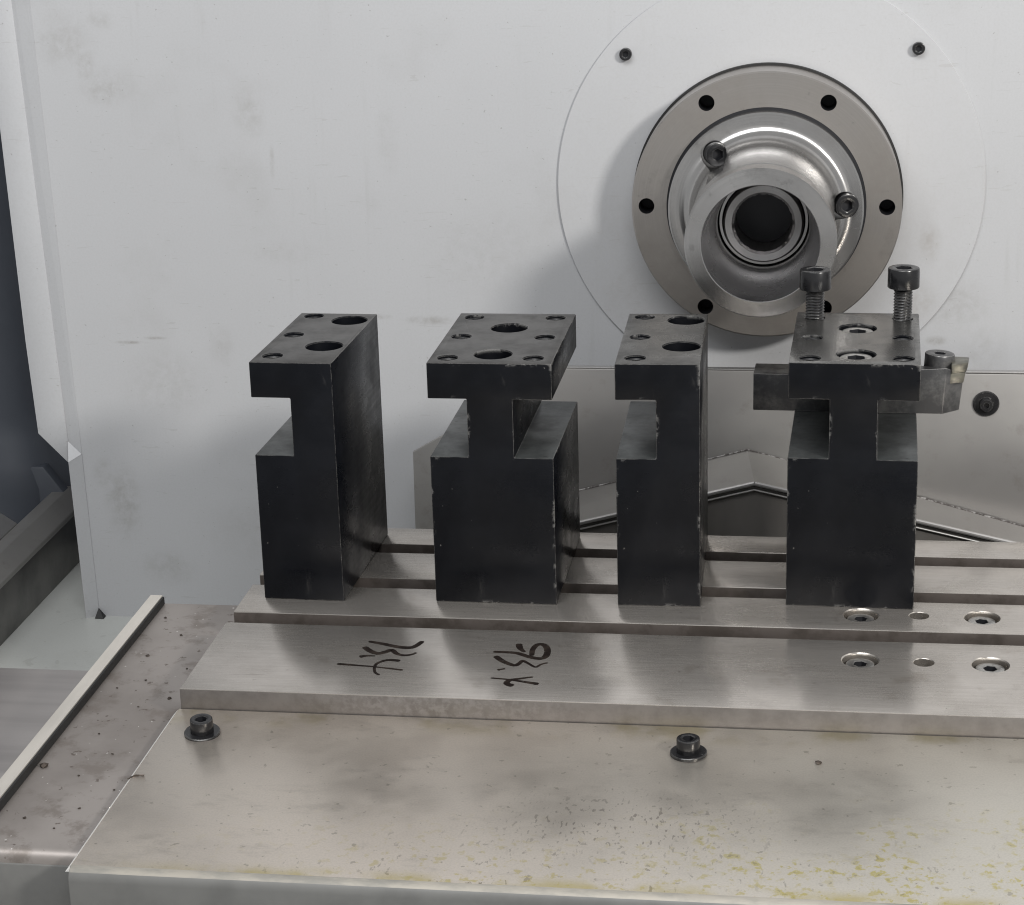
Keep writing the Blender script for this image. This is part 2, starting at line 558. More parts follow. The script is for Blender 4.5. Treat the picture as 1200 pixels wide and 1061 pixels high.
def cut(me, cutter_bm, mat=None):
    """boolean difference of a mesh and a bmesh of disjoint closed cutters"""
    bmesh.ops.recalc_face_normals(cutter_bm, faces=cutter_bm.faces)
    for f in cutter_bm.faces:
        f.smooth = len(f.verts) == 4
    cme = bpy.data.meshes.new('cutter')
    cutter_bm.to_mesh(cme)
    cutter_bm.free()
    if mat:
        cme.materials.append(MAT[mat])
    a = bpy.data.objects.new('a', me)
    b = bpy.data.objects.new('b', cme)
    COL.objects.link(a)
    COL.objects.link(b)
    md = a.modifiers.new('cut', 'BOOLEAN')
    md.operation = 'DIFFERENCE'
    md.object = b
    md.solver = 'EXACT'
    if mat:
        md.material_mode = 'TRANSFER'
    dg = bpy.context.evaluated_depsgraph_get()
    out = bpy.data.meshes.new_from_object(a.evaluated_get(dg), depsgraph=dg)
    bpy.data.objects.remove(a)
    bpy.data.objects.remove(b)
    out.set_sharp_from_angle(angle=math.radians(32))
    return out


def cyl(r, c, z0, z1, seg=32, chamfer=0.0):
    """vertical cutter with an optional countersunk mouth at z1"""
    pr = [(0, z0), (r, z0)]
    if chamfer:
        pr += [(r, z1 - chamfer), (r + chamfer + 1.0, z1 + 1.0)]
    else:
        pr += [(r, z1 + 1.0)]
    pr += [(0, z1 + 1.0)]
    return lathe(pr, 'Z', (c[0], c[1], 0), seg, close=False)


def hexr(a, R):
    k = (a + math.pi / 6) % (math.pi / 3) - math.pi / 6
    return R * math.cos(math.pi / 6) / math.cos(k)


def cap_head(r, h, hexR, hexd, mat='screw', seg=36, knurl=False, flip=0.0):
    """socket head with its base at z = 0, hexagon socket in the top"""
    ch = 0.09 * r
    prof = [(r * .96, 0), (r, 0.05 * h), (r, h - ch), (r - ch * .35, h - ch * .3), (r - ch, h), (hexR * 1.16, h)]
    v, f = [], []
    for rr, z in prof:
        for i in range(seg):
            a = 2 * math.pi * i / seg
            q = rr + (0.12 if knurl and i % 2 and z < h - ch * 1.01 else 0)
            v.append((q * math.cos(a), q * math.sin(a), z))
    for z, k in ((h - 0.25, 1.03), (h - hexd, 1.0)):
        for i in range(seg):
            a = 2 * math.pi * i / seg
            q = hexr(a + flip, hexR * k)
            v.append((q * math.cos(a), q * math.sin(a), z))
    n = len(prof) + 2
    for k in range(n - 1):
        for i in range(seg):
            j = (i + 1) % seg
            f.append([k * seg + i, k * seg + j, (k + 1) * seg + j, (k + 1) * seg + i])
    f.append([(n - 1) * seg + i for i in range(seg)])
    f.append([i for i in range(seg)][::-1])
    me = finish(bm_mesh(v, f), 'head', mat, recalc=True)
    me.materials.append(MAT['bore'])
    for p in me.polygons:
        c = p.center / S
        if c.z < h - .3 and c.z > 0.1 and math.hypot(c.x, c.y) < hexR * 1.05:
            p.material_index = 1  # dark colour on the socket faces stands in for shade inside
    return me


def thread(r, z0, z1, pitch=1.5, mat='screw', seg=28, depth=0.85):
    """helical thread on a shank, from z0 up to z1"""
    v, f = [], []
    turns = (z1 - z0) / pitch
    rows = int(turns * 4)
    for k in range(rows + 1):
        for i in range(seg):
            a = 2 * math.pi * i / seg
            z = z0 + (z1 - z0) * k / rows
            ph = (z / pitch - a / (2 * math.pi)) % 1.0
            rr = r - depth * abs(2 * ph - 1)
            v.append((rr * math.cos(a), rr * math.sin(a), z))
    for k in range(rows):
        for i in range(seg):
            j = (i + 1) % seg
            f.append([k * seg + i, k * seg + j, (k + 1) * seg + j, (k + 1) * seg + i])
    f.append(list(range(seg))[::-1])
    f.append([rows * seg + i for i in range(seg)])
    return finish(bm_mesh(v, f), 'thread', mat, smooth=25)


def at(name, me, parent, loc, rot=(0, 0, 0), world=True):
    o = obj(name, me, parent, world)
    o.location = Vector(loc) * S
    o.rotation_euler = rot
    return o


# ------------------------------------------------------------------ setting
WY = 380.0     # front face of the white wall
FZ = -125.0    # floor of the machine
me = finish(prism([(-180, FZ - 4), (760, FZ - 4), (760, 700), (-204, 700), (-190, 380), (-181.5, -8)], WY, WY + 4), 'wall', 'wall', smooth=0)
wall = tag(obj('wall', me), kind='structure')
# folded corner: shallow return and set-back flat stile left of the wall
ys = WY + 2.5
cor = bm_mesh([(-201.7, ys, 379.8), (-189.6, ys, -4.9), (-180.3, WY - .3, -12.6), (-188, WY - .3, 380),
               (-201.7, ys + 2, 379.8), (-189.6, ys + 2, -4.9), (-180.3, WY + 2, -12.6), (-188, WY + 2, 380)],
              [[0, 1, 2, 3], [7, 6, 5, 4], [0, 4, 5, 1], [1, 5, 6, 2], [2, 6, 7, 3], [3, 7, 4, 0]])
obj('folded_return', finish(cor, 'folded_return', 'wall', smooth=0), wall)
st = [(-217.9, 379.8), (-201.7, 379.8), (-189.6, -4.9), (-191.0, -19.5), (-209.3, -0.0), (-211.6, 61.5), (-214.0, 197.7)]
obj('stile', finish(prism(st, ys - .6, ys + 1.4), 'stile', 'wall', bevel=0.5), wall)
yl = WY - 5
low = bm_mesh([(-188.1, yl, -16.9), (-186.2, yl, FZ), (-178.6, WY - .5, FZ), (-180.3, WY - .5, -12.6),
               (-188.1, yl + 1.8, -16.9), (-186.2, yl + 1.8, FZ), (-178.6, WY + 2, FZ), (-180.3, WY + 2, -12.6)],
              [[0, 1, 2, 3], [7, 6, 5, 4], [0, 4, 5, 1], [1, 5, 6, 2], [2, 6, 7, 3], [3, 7, 4, 0]])
obj('lower_return', finish(low, 'lower_return', 'wall', smooth=0), wall)
gus = bm_mesh([(-189.6, ys - .8, -4.9), (-188.1, yl - .2, -16.9), (-180.3, WY - .8, -12.6), (-189.6, ys + 1, -4.9), (-188.1, yl + 1.6, -16.9), (-180.3, WY + 1, -12.6)],
              [[0, 1, 2], [5, 4, 3], [0, 3, 4, 1], [1, 4, 5, 2], [2, 5, 3, 0]])
obj('gusset', finish(gus, 'gusset', 'wall', smooth=0), wall)

floor = tag(obj('floor', finish(box(-420, 760, -320, 640, FZ - 4, FZ), 'floor', 'floor', smooth=0)), kind='structure')
nt = bm_mesh([(-180, WY - 6, FZ + .3), (-174, WY - 6, FZ + .3), (-178.5, WY - 1, FZ + 6), (-180, WY - 1, FZ + .3), (-174, WY - 1, FZ + .3)],
             [[0, 1, 2], [0, 2, 3], [1, 4, 2], [3, 2, 4], [0, 3, 4, 1]])
obj('foot_tab', finish(nt, 'foot_tab', 'dull_black', smooth=0), wall)

# ---- far left: dark door panel, way cover, slide plate
pan = []
door = empty('door_panel', (-260, 500, FZ))
tag(door, 'dark navy painted door panel with rounded shoulder behind the white stile at left', 'door panel')
prof = [(-420, 470), (-300, 474), (-276, 480), (-266, 492), (-262, 506), (-240, 512), (-130, 514)]
vv, ff = [], []
zs = [FZ, -75, -58, -40, -22, 420]
offs = [0, 0, -3, -9, -12, -12]
for z, of in zip(zs, offs):
    for (x, y) in prof:
        vv.append((x + (18 if of == 0 else 18 * (1 + of / 22.0)), y + 6 + of * -0.9, z))
n = len(prof)
for k in range(len(zs) - 1):
    for i in range(n - 1):
        ff.append([k * n + i, k * n + i + 1, (k + 1) * n + i + 1, (k + 1) * n + i])
bm = bm_mesh(vv, ff)
bmesh.ops.recalc_face_normals(bm, faces=bm.faces)
bmesh.ops.solidify(bm, geom=bm.faces[:], thickness=2.5 * S)
obj('sheet', finish(bm, 'sheet', 'navy', smooth=60), door)
ang = prism([(-330, FZ + 2), (-233, FZ + 2), (-233, -82), (-250, -58), (-262, -58), (-330, -96)], 486, 497)
obj('lower_bracket', finish(ang, 'lower_bracket', 'navy', bevel=1.5), door)

wc = empty('way_cover', (-232, 390, FZ))
tag(wc, 'grey steel way cover with bright top rail at the far left edge', 'way cover')
obj('side_panel', finish(prism([(-230, FZ), (-226, FZ), (-226, -88.2), (-230, -88.2)], 180, 560), 'side_panel', 'way', bevel=.4), wc)
obj('top_rail', finish(prism([(-246, -86), (-224, -88), (-224, -84), (-236, -76.5), (-246, -76.5)], 180, 500), 'top_rail', 'apron', bevel=.8), wc)
obj('wiper_strip', finish(prism([(-262, -70), (-246, -78), (-246, -76), (-261, -66)], 180, 420), 'wiper_strip', 'edge', bevel=.5), wc)

sp = obj('slide_plate', finish(box(-330, -62, -260, 105, FZ + .5, -40), 'slide_plate', 'slide', bevel=.8))
tag(sp, 'flat mauve grey steel slide plate left of the narrow bar', 'slide plate')

# ---- side casting with bar
R_ = 4.0
pf = [(138, FZ + 1), (138, -15), (-126, -15)]
for k in range(1, 7):
    a = math.pi / 2 * k / 6
    pf.append((-126 - R_ * math.sin(a), -15 - R_ + R_ * math.cos(a)))
pf += [(-130, FZ + 1)]
sc_ = empty('side_casting', (-30, 0, FZ))
tag(sc_, 'dull brown grey machine casting speckled with chips left of the slotted table', 'casting')
obj('body', finish(prism(pf, -60.5, 24, 'X'), 'body', 'casting', smooth=50), sc_)
obj('front_panel', finish(box(-60.2, 24, -130.9, -128.5, FZ + 1, -20.5), 'front_panel', 'front_grey', bevel=.6), sc_)
bar = obj('edge_bar', finish(box(-57.6, -51.2, -260, 137, -14.6, -9.6), 'edge_bar', 'bar', smooth=0))
bar.location.z = -0.0004
obj('shaded_side_strip', finish(box(-51.15, -50.1, -260, 136.4, -14.6, -10.6), 'shaded_side_strip', 'dull_black', smooth=0), bar)  # added dark strip, paints the shaded right side of the bar
tag(bar, 'long narrow bright steel bar along the left edge of the brown casting', 'bar')

# ---- guard sheet in front of the table
pf = [(-0.4, -12.5), (-0.4, -10), (-147.5, -10)]
for k in range(1, 9):
    a = math.pi / 2 * k / 8
    pf.append((-147.5 - 5 * math.sin(a), -15 + 5 * math.cos(a)))
pf += [(-152.5, -110), (-150, -110), (-150, -15)]
for k in range(1, 7):
    a = math.pi / 2 * (6 - k) / 6
    pf.append((-147.5 - 2.5 * math.sin(a), -15 + 2.5 * math.cos(a)))
cv = empty('guard_cover', (180, -75, -110))
tag(cv, 'wide beige steel guard sheet with yellow stains in front of the slotted table', 'guard cover')
cm = finish(prism(pf, -0.9, 760, 'X'), 'sheet', 'cover', bevel=.45, seg=2, smooth=50)
cm.materials.append(MAT['front_grey'])
cm.materials.append(MAT['lip'])
for p in cm.polygons:
    if p.center.z < -0.0115 and p.normal.y < -0.3:
        p.material_index = 1  # front face coloured darker by its normal, dark reflection painted in
    elif p.center.y < -0.1476 and p.normal.z > .2:
        p.material_index = 2
obj('sheet', cm, cv)
obj('edge_glint', finish(prism([(-0.95, -12.4), (-0.95, -10.15), (-3.0, -12.4)], -149, -2), 'edge_glint', 'bright', smooth=0), cv)  # added wedge, paints the highlight along the sheet's left edge
wash = finish(lathe([(3.6, 0), (8.1, 0), (8.1, 1.0), (7.8, 1.3), (3.6, 1.3)], seg=40), 'washer', 'screw')
head6 = cap_head(5.1, 6.4, 2.7, 3.4, 'screw', knurl=True)
for (x, y, tilt) in ((17.9, -26.3, 0.09), (236.4, -28.2, 0.02)):
    s = at('cover_screw', head6, cv, (x, y, -8.5), (tilt * .4, tilt, x))
    at('washer', wash, s, (0, 0, -1.2), world=False)

# ---- T-slot table
RAILS = [(0, 79.9), (93.6, 131.1), (145.0, 182.2), (195.6, 220.5)]
tb = empty('slotted_table', (350, 110, -40))
tag(tb, 'ground steel table of four long rails with T slots carrying the black blocks', 'machine table')
obj('table_base', finish(box(1.5, 760, 2, 219, -60, -15.5), 'table_base', 'side', smooth=0), tb)
CB = {0: [(310.8, 57.0), (370.0, 56.2)], 1: [(311.8, 112.1), (369.9, 113.0)]}
PH = {0: (339.8, 56.5), 1: (339.8, 113.4)}
flat6 = cap_head(6.7, 6.6, 3.2, 3.4, 'screw_top')
for k, (y0, y1) in enumerate(RAILS):
    bm = box(0, 760, y0, y1, -15.4, 0)
    me = finish(bm, 'rail', 'table', bevel=.45, seg=2)
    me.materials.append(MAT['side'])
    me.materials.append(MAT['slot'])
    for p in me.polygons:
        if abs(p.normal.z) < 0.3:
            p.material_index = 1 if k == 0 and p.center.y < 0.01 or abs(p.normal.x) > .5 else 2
    if k in CB:
        cs = [cyl(8.4, c, -8.5, 0, 40, .5) for c in CB[k]] + [cyl(4.7, PH[k], -14, 0, 28, .3)]
        me = cut(me, join(*cs))
    r = obj('rail', me, tb)
    if k in CB:
        for c in CB[k]:
            at('rail_screw', flat6, r, (c[0], c[1], -8.4), (0, 0, c[0]), world=False)
obj('slot_liner', finish(box(-0.8, 760, 80.4, 93.2, -15.4, -13.0), 'slot_liner', 'dull_black', smooth=0), tb)
obj('slot_liner', finish(box(-0.8, 760, 131.5, 144.6, -15.4, -9.0), 'slot_liner', 'dull_black', smooth=0), tb)
obj('slot_liner', finish(box(-0.8, 760, 182.6, 195.2, -15.4, -9.0), 'slot_liner', 'dull_black', smooth=0), tb)

# handwriting in marker on the front rail
T1 = [[(76.3, 61.2), (84.4, 58.4), (92.4, 55.4), (97.6, 55.0), (100.3, 57.6), (102.5, 63.5)], [(75.6, 54.4), (79.4, 49.7), (83.7, 47.0), (87.3, 49.3), (89.5, 51.5), (92.9, 47.4), (96.3, 45.7), (99.7, 46.7), (102.0, 49.4)], [(75.8, 42.3), (79.1, 43.8), (83.1, 43.9)], [(67.0, 33.3), (76.5, 32.3), (84.8, 31.4), (92.3, 30.0), (99.5, 28.6)], [(89.6, 22.2), (86.9, 25.2), (85.4, 31.7), (86.4, 36.3), (90.3, 39.6), (96.1, 39.1)]]
T2 = [[(138.5, 53.3), (144.4, 53.2), (150.2, 52.4), (156.3, 48.6), (161.6, 47.0), (164.2, 50.4), (163.8, 58.1), (161.5, 63.3), (158.4, 63.3), (156.9, 57.5), (157.4, 49.9)], [(149.3, 63.9), (150.7, 58.3), (153.5, 53.9)], [(140.2, 48.3), (145.0, 42.2), (150.7, 38.1), (152.8, 40.8), (153.9, 43.8), (156.8, 41.1), (160.9, 36.9), (163.0, 40.1), (166.0, 42.5)], [(143.7, 32.1), (147.0, 34.1)], [(141.9, 23.0), (149.0, 22.1), (157.2, 20.1), (164.9, 17.9)], [(161.4, 25.7), (155.8, 23.4), (151.1, 21.1), (150.2, 17.4), (153.5, 15.0)]]


def smooth_line(p, sub=5):
    out = []
    P = [p[0]] + list(p) + [p[-1]]
    for i in range(1, len(P) - 2):
        for k in range(sub):
            u = k / sub
            q = []
            for d in (0, 1):
                a, b, c, e = P[i - 1][d], P[i][d], P[i + 1][d], P[i + 2][d]
                q.append(0.5 * (2 * b + (c - a) * u + (2 * a - 5 * b + 4 * c - e) * u * u + (3 * b - a - 3 * c + e) * u ** 3))
            out.append(tuple(q))
    out.append(p[-1])
    return out


def ribbon(strokes, width, z):
    v, f = [], []
    for si, s in enumerate(strokes):
        L = smooth_line(s)
        b = len(v)
        for i, (x, y) in enumerate(L):
            a = L[max(i - 1, 0)]
            c = L[min(i + 1, len(L) - 1)]
            dx, dy = c[0] - a[0], c[1] - a[1]
            l = math.hypot(dx, dy) or 1
            fr = i / (len(L) - 1)
            h = width / 2 * (0.75 + 0.3 * math.sin(fr * 3.0 + si)) * (0.55 if i in (0, len(L) - 1) else 1)
            v += [(x - dy / l * h, y + dx / l * h, z + si * .006), (x + dy / l * h, y - dx / l * h, z + si * .006)]
            if i:
                k = b + 2 * i
                f.append([k - 2, k - 1, k + 1, k])
    return bm_mesh(v, f)


for T, word in ((T1, '73.4'), (T2, '93.4')):
    bm = ribbon(T, 3.1, 0.03)
    for fc in bm.faces:
        if fc.normal.z < 0:
            fc.normal_flip()
    o = obj('marker_writing', finish(bm, 'marker_writing', 'ink', smooth=0, recalc=False), tb)
    o['label'] = 'black marker handwriting %s on the front rail' % word

# ---- apron sheet below the spindle
AY = 345.0
ap = empty('apron_guard', (350, AY, -60))
tag(ap, 'grey steel apron sheet with a folded roof strip behind the table under the spindle', 'apron guard')
obj('sheet', finish(prism([(42.7, -118), (44.2, 3.9), (138, 58), (760, 57.2), (760, -118)], AY, AY + 3), 'sheet', 'apron', bevel=.5), ap)
obj('top_edge', finish(box(138.5, 760, AY + .2, AY + 4.5, 57.9, 58.9), 'top_edge', 'edge', bevel=.3), ap)


def flap(w0, w1, o0, o1, name):
    th = Vector((0, 0, -2.2))
    a = [Vector(p) for p in (w0, w1, o1, o0)]
    b = [p + th for p in a]
    bm = bm_mesh([tuple(p) for p in a + b], [[0, 1, 2, 3], [7, 6, 5, 4], [0, 4, 5, 1], [1, 5, 6, 2], [2, 6, 7, 3], [3, 7, 4, 0]])
    return obj('roof_flap', finish(bm, 'roof_flap', 'apron', smooth=0), ap)


sk = [(75, -118), (600, -118), (600, -77.3), (253.4, 1.3), (75, -45.2)]
obj('skirt', finish(prism(sk, 300.6, 303), 'skirt', 'skirt', smooth=0), ap)
WA, OA = (247.7, AY - .3, 9.2), (253.4, 300, 4.1)
WL, OL = (75, AY - .3, -38.0), (75, 300, -42.4)
WR, OR = (600, AY - .3, -89), (600, 300, -74)
fl = flap(WA, WL, OA, OL, 'l')
fr = flap(WA, WR, OA, OR, 'r')


def rod(p, q, r, mat, name, parent, jit=0.0, seg=8, n=2):
    p, q = Vector(p), Vector(q)
    d = (q - p).normalized()
    u = d.orthogonal().normalized()
    vv_ = d.cross(u)
    v, f = [], []
    for k in range(n):
        c = p.lerp(q, k / (n - 1))
        for i in range(seg):
            a = 2 * math.pi * i / seg
            rr = r * (1 + jit * random.uniform(-1, 1))
            v.append(tuple(c + (u * math.cos(a) + vv_ * math.sin(a)) * rr))
    for k in range(n - 1):
        for i in range(seg):
            j = (i + 1) % seg
            f.append([k * seg + i, k * seg + j, (k + 1) * seg + j, (k + 1) * seg + i])
    f += [list(range(seg)), [(n - 1) * seg + i for i in range(seg)]]
    return obj(name, finish(bm_mesh(v, f), name, mat), parent)


def off(p, dy, dz):
    return (p[0], p[1] + dy, p[2] + dz)


for P0, P1, par in ((OA, OL, fl), (OA, OR, fr)):
    rod(off(P0, -1.5, -0.4), off(P1, -1.5, -0.4), 1.4, 'edge', 'hemmed_edge', par, seg=10)
    rod(off(P0, -1.2, -4.4), off(P1, -1.2, -4.4), 0.6, 'edge', 'hem_lip', par, seg=8)
rod(off(WA, -1, .3), off(WL, -1, .3), 0.45, 'weld', 'weld_seam', ap, .15, 6, 120)
rod(off((300, AY - .3, -5.0), -1, .3), off(WR, -1, .3), 0.9, 'weld', 'weld_seam', ap, .14, 7, 240)
rod(off(WA, -1, .3), off((300, AY - .3, -5.0), -1, .3), 0.5, 'weld', 'weld_seam', ap, .15, 6, 60)
bh = finish(lathe([(0, 0), (7.6, 0), (7.6, .8), (7.2, 1.2), (4.2, 1.4), (4.0, 4.0), (3.4, 4.8), (1.7, 4.8), (1.7, 2.4), (0, 2.4)], seg=40, close=False), 'apron_screw', 'screw')
at('apron_screw', bh, ap, (385.8, AY - .2, 39.9), (math.pi / 2, 0, 0))

# ---- round cover on the wall
CX, CZ = 257.2, 155.0
dc = empty('round_cover', (258.5, WY, 35))
tag(dc, 'large white round cover plate on the wall around the spindle', 'cover plate')
dm = finish(lathe([(60, WY - .1), (60, WY - 1.7), (124.8, WY - 1.7), (125.2, WY - 1.3), (125.2, WY - .1)], 'Y', (258.0, 0, 161.5), 180), 'disc', 'disc')
obj('disc', dm, dc)
sm = cap_head(3.6, 3.6, 1.9, 2.0, 'screw')
for (x, z) in ((174.6, 239.6), (342.3, 241.2)):
    at('cover_screw', sm, dc, (x, WY - 1.8, z), (math.pi / 2, 0, 0))

# ---- spindle
spn = empty('spindle', (CX, 350, CZ - 78))
tag(spn, 'turned steel machine spindle with bolted flange and hollow nose above the blocks', 'spindle')
FY = 350.0
fm = finish(lathe([(50, WY - 1.2), (50, FY + 4), (50, FY), (76.8, FY), (77.6, FY + .8), (77.6, WY - 1.2)], 'Y', (CX, 0, CZ), 128), 'flange', 'flange')
ctr = []
for k in range(6):
    a = k * math.pi / 3 - 0.005
    x, z = CX + 69.0 * math.cos(a), CZ + 69.0 * math.sin(a)
    b = cyl(4.6, (0, 0), -18, 0, 28)
    bmesh.ops.transform(b, matrix=Matrix.Translation(Vector((x, FY, z)) * S) @ Matrix.Rotation(math.pi / 2, 4, 'X'), verts=b.verts)
    ctr.append(b)
fm = cut(fm, join(*ctr), 'bore')
obj('flange', fm, spn)
obj('shadow_ring', finish(lathe([(70, WY - 1.3), (78.9, WY - 1.3), (78.9, WY - 5), (70, WY - 5)], 'Y', (CX, 0, CZ), 128), 'ring', 'dull_black'), spn)
obj('register_ring', finish(lathe([(50, FY - .3), (57.3, FY - .3), (57.3, FY + 3), (50, FY + 3)], 'Y', (CX, 0, CZ), 128), 'register_ring', 'bore'), spn)
prof = [(30, FY), (55.8, FY - .5), (55.8, FY - 9), (54.8, FY - 10), (49.5, FY - 10)]
for k in range(1, 9):                                     # concave flare into the nose
    a = math.pi / 2 * k / 8
    prof.append((49.5 - 9.6 * math.sin(a), FY - 10 - 15 * (1 - math.cos(a))))
prof += [(39.9, FY - 80), (39.0, FY - 81), (39.0, FY - 85), (40.6, FY - 86.5), (40.6, FY - 99.2), (39.8, FY - 100.2),
         (31.9, FY - 101.2), (31.5, FY - 100.8), (30.6, FY - 92), (26.0, FY - 56), (25.5, FY - 50), (25.5, FY - 6)]
nm = finish(lathe(prof, 'Y', (CX, 0, CZ), 128), 'nose', 'turned', smooth=28)
NS = ((228.0, 187.6), (301.4, 158.2))
ctr = []
for (x, z) in NS:
    b = cyl(7.7, (0, 0), -1.0, 60, 32)
    bmesh.ops.transform(b, matrix=Matrix.Translation(Vector((x, FY - 9.0, z)) * S) @ Matrix.Rotation(math.pi / 2, 4, 'X'), verts=b.verts)
    ctr.append(b)
nm.materials.append(MAT['bore_steel'])
for p in nm.polygons:
    if math.hypot(p.center.x - CX * S, p.center.z - CZ * S) < 0.0314 and p.center.y < (FY - 40) * S:
        p.material_index = 1
nm = cut(nm, join(*ctr))
obj('nose', nm, spn)
teeth = lambda k, i: (random.uniform(-.22, .22)) if k in (4, 5) else 0
slv = lathe([(22.2, FY - 10), (22.2, FY - 46), (21.2, FY - 47.5), (17.6, FY - 47.5), (16.2, FY - 46), (16.2, FY - 20), (16.2, FY - 10)],
            'Y', (CX, 0, CZ), 96, jitter=teeth)
obj('collet_sleeve', finish(slv, 'collet_sleeve', 'sleeve', smooth=40), spn)
obj('inner_ring', finish(lathe([(23.2, FY - 30), (24.6, FY - 30), (24.6, FY - 41), (23.2, FY - 41)], 'Y', (CX, 0, CZ), 96), 'inner_ring', 'turned'), spn)
obj('bore_plug', finish(lathe([(0, FY - 9), (25.4, FY - 9), (25.4, FY - 7), (0, FY - 7)], 'Y', (CX, 0, CZ), 64, close=False), 'bore_plug', 'bore'), spn)
obj('draw_tube', finish(lathe([(0, FY - 22), (16.0, FY - 22), (16.0, FY - 20), (0, FY - 20)], 'Y', (CX, 0, CZ), 64, close=False), 'draw_tube', 'bore'), spn)
nh = cap_head(6.9, 7.5, 3.5, 4.0, 'screw')
for (x, z) in NS:
    at('nose_screw', nh, spn, (x, FY - 7.0, z), (math.pi / 2, 0, .3))

# ------------------------------------------------------------------ tool blocks
H, H1, H2, D = 125.0, 77.0, 106.8, 99.0


def block_mesh(w, left_only, neck, holes_big, holes_small, mat, top, cross=False):
    n0, n1 = neck
    if left_only:
        pr = [(0, 0), (w, 0), (w, H), (0, H), (0, H2), (n0, H2), (n0, H1), (0, H1)]
    else:
        pr = [(0, 0), (w, 0), (w, H1), (n1, H1), (n1, H2), (w, H2), (w, H), (0, H), (0, H2), (n0, H2), (n0, H1), (0, H1)]
    me = finish(prism(pr, 0, D), 'body', mat, bevel=.55, seg=2)
    me.materials.append(MAT[top])
    me.materials.append(MAT['ledge'])
    for p in me.polygons:
        if p.normal.z > .9:
            p.material_index = 1 if p.center.z > 0.12 else 2
    cs = [cyl(9.3, c, 40, H, 48, .5) for c in holes_big] + [cyl(4.95, c, H2 - 2, H, 28, .5) for c in holes_small]
    if cross:
        cs.append(box(n0 - 1, n1 + 1, 76.5, D + 2, H1 + .05, H2 - .05))
    return cut(me, join(*cs))


def thread_ring(mat='screw'):
    v = []
    prof = [(4.9, -16.5)]
    z = -16.5
    while z < -1.6:
        prof += [(4.9, z + .1), (4.25, z + .75)]
        z += 1.5
    prof += [(4.9, z), (4.95, z)]
    return finish(lathe(prof, 'Z', (0, 0, 0), 28, close=False), 'thread', mat, recalc=False)


TR = thread_ring()
BL = [(11.38, 112.27, -0.027), (99.82, 114.63, -0.0061), (191.86, 116.19, 0.0187), (275.0, 122.41, -0.0267)]
LAB = ['plain narrow black tool block, notched on its left, nearest the left end of the table',
       'wide black T topped tool block without a tool, second from the left',
       'narrow black tool block with worn chipped edges between the two wide blocks',
       'wide black tool block clamping a turning tool under two raised cap screws']
SPEC = [(41.8, True, (20, 0), [(30.2, 84.6), (30.0, 32.4)], [(8.8, 92.5), (8.4, 53.5), (8.7, 12.5)], 'oxide'),
        (61.6, False, (19.3, 42.2), [(30.7, 68.8), (30.4, 17.2)], [(8.9, 90), (8.7, 50.5), (8.9, 9.8), (52, 90.2), (51.7, 50.3), (51.4, 10.6)], 'oxide_worn'),
        (41.2, True, (19.8, 0), [(30.6, 85.4), (30.7, 33.2)], [(8.8, 91.5), (9.0, 50.8), (9.3, 11.2)], 'oxide_worn'),
        (62.4, False, (19.7, 42.8), [(31.6, 67.0), (31.7, 16.8)], [(9.4, 87.0), (9.5, 47.5), (9.8, 8.8), (54.0, 87.6), (54.1, 49.0), (54.2, 10.6)], 'oxide_worn')]
blocks = []
for k in range(4):
    x, y, rz = BL[k]
    wd, lo, nk, hb, hs, mt = SPEC[k]
    e = empty('tool_block', (x, y, 0.06), rz)
    tag(e, LAB[k], 'tool block', 'black tool blocks standing on the table')
    obj('body', block_mesh(wd, lo, nk, hb, hs, mt, ('top_plain', 'top_plain', 'top_mid', 'top_bright')[k], cross=(k == 3)), e, world=False)
    for i, c in enumerate(hs):
        if k == 3 and i in (0, 3):
            continue
        at('threaded_bore', TR, e, (c[0], c[1], H), (0, 0, i), world=False)
    blocks.append(e)
B4 = blocks[3]
h12 = cap_head(8.0, 7.8, 4.6, 5, 'screw_top')
for c in SPEC[3][3]:
    at('mounting_screw', h12, B4, (c[0], c[1], H - 9.2), (0, 0, c[1]), world=False)
h10 = cap_head(8.0, 10.4, 4.3, 5.2, 'screw', knurl=True, seg=48)
th10 = thread(4.95, -42.6, 0, 1.5, 'screw')
for i, c in enumerate(((9.4, 87.0), (54.0, 87.6))):
    hd = at('clamp_screw', h10, B4, (c[0], c[1], 140.4 + i * 1.2), (0, 0, 1.1 * i + .2), world=False)
    at('threaded_shank', th10, hd, (0, 0, 0), world=False)

# ---- turning tool lying across the ledges of the last block
x, y, rz = BL[3]
tl = empty('turning_tool', (x, y, 0.1), rz)
tag(tl, 'square shank turning tool with clamped insert held across the right hand block', 'turning tool')
ZT = 97.0
sm_ = finish(box(-21.5, 38, 78.2, 98.2, 77.05, ZT), 'shank', 'shank_dark', bevel=.5)
sm_.materials.append(MAT['screw_bare'])
for p in sm_.polygons:
    if p.normal.z > .9:
        p.material_index = 1
obj('shank', sm_, tl, world=False)
hp = [(66.05, 77.8), (75.6, 77.8), (86.5, 84.5), (87.0, 92.0), (82.6, 99.6), (66.05, 98.2)]
bm = bm_mesh([(38.05, 78.2, 77.05), (75.4, 78.2, 77.05), (84.0, 86.0, 77.05), (84.6, 96.5, 79.0), (38.05, 98.2, 77.05),
              (38.05, 78.2, 99.0), (77.0, 78.2, 101.8), (85.6, 86.0, 96.0), (86.6, 96.5, 96.0), (38.05, 98.2, 99.6)],
             [[0, 4, 3, 2, 1], [5, 6, 7, 8, 9], [0, 1, 6, 5], [1, 2, 7, 6], [2, 3, 8, 7], [3, 4, 9, 8], [4, 0, 5, 9]])
obj('head', finish(bm, 'head', 'shank', bevel=.5), tl, world=False)
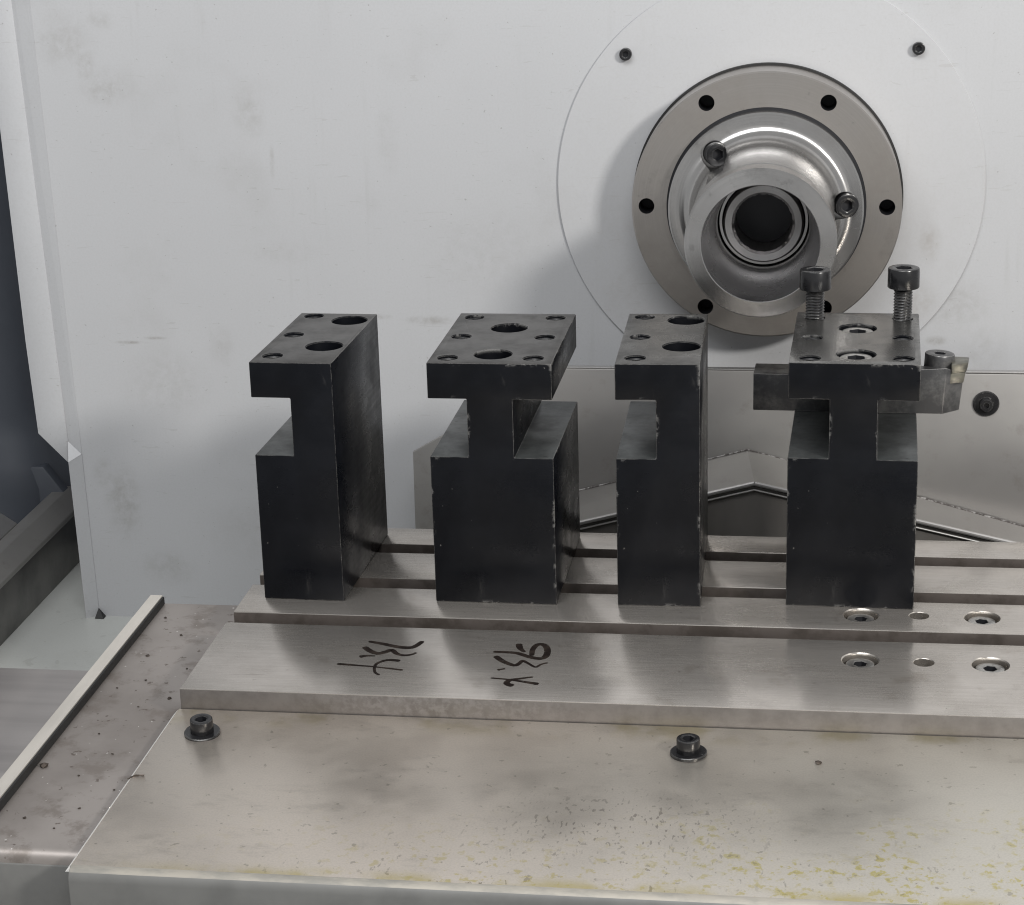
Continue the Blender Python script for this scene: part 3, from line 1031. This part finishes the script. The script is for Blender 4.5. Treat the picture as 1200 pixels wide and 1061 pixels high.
bm = bm_mesh([(79.4, 79.6, 98.2), (86.8, 82.4, 98.6), (88.0, 92.5, 98.4), (80.0, 95.0, 98.4),
              (79.2, 79.0, 103.2), (87.6, 81.6, 104.0), (88.6, 93.2, 103.6), (80.0, 95.6, 103.4)],
             [[3, 2, 1, 0], [4, 5, 6, 7], [0, 1, 5, 4], [1, 2, 6, 5], [2, 3, 7, 6], [3, 0, 4, 7]])
obj('insert', finish(bm, 'insert', 'insert', bevel=.4), tl, world=False)
bm = bm_mesh([(78.6, 80.2, 92.8), (85.6, 83.0, 92.8), (86.6, 93.0, 92.8), (79.2, 95.4, 92.8),
              (79.0, 80.0, 98.1), (86.4, 82.8, 98.4), (87.4, 92.8, 98.2), (79.8, 95.2, 98.2)],
             [[3, 2, 1, 0], [4, 5, 6, 7], [0, 1, 5, 4], [1, 2, 6, 5], [2, 3, 7, 6], [3, 0, 4, 7]])
obj('insert_seat', finish(bm, 'insert_seat', 'insert', bevel=.3), tl, world=False)
cl = cap_head(7.6, 9.0, 3.2, 3.6, 'shank')
at('insert_clamp', cl, tl, (73.0, 89.0, 97.8), (0.0, 0.07, .4), world=False)

# ------------------------------------------------------------------ loose chips
def chip_mesh(r):
    bm = bmesh.new()
    bmesh.ops.create_icosphere(bm, subdivisions=1, radius=r * S)
    for v_ in bm.verts:
        v_.co = Vector((v_.co.x * random.uniform(.6, 1.4), v_.co.y * random.uniform(.5, 1.3), v_.co.z * random.uniform(.35, .7)))
    return finish(bm, 'metal_chip', 'swarf', smooth=0)


chips = [(-38.3, 69.1, 1.1), (-12, 20.4, 1.2), (-37.7, -102.1, .9), (-17.3, -91.8, .7), (-30, 40, .7), (-24, 10, .6), (-41, 30, .6),
         (-20, -40, .7), (-33, -20, .6), (-14, 55, .7), (-29, 96, .9), (-44, 118, .9), (-28, -62, .6), (-22, -110, .6), (-8, -74, .6)]
cms = [chip_mesh(1.0) for _ in range(4)]
for i, (x, y, r) in enumerate(chips):
    o = at('metal_chip', cms[i % 4], None, (x, y, -14.7), (0, 0, i * 1.3))
    o.scale = (r, r, r)
    tag(o, 'tiny dark metal chip lying on the brown grey casting', 'metal chip', 'metal chips on the side casting')
o = at('metal_chip', chip_mesh(2.2), None, (-46.4, -54.7, -14.2), (0, 0, .5))
tag(o, 'largest metal chip, bright topped, beside the narrow bar at left', 'metal chip')
o = at('metal_chip', chip_mesh(1.5), None, (292.2, -32.3, -9.5))
tag(o, 'single dark chip on the beige guard sheet right of its second screw', 'metal chip')
st_ = rod((-2.4, -71.6, -10.6), (0.6, -69.6, -9.6), 0.38, 'swarf', 'swarf_strand', None, .3, 6, 5)
tag(st_, 'thin black swarf strand caught on the left edge of the guard sheet', 'swarf')
st2 = rod((0.6, -69.6, -9.6), (4.4, -69.2, -9.6), 0.34, 'swarf', 'tail', None, .3, 6, 5)
st2.parent = st_
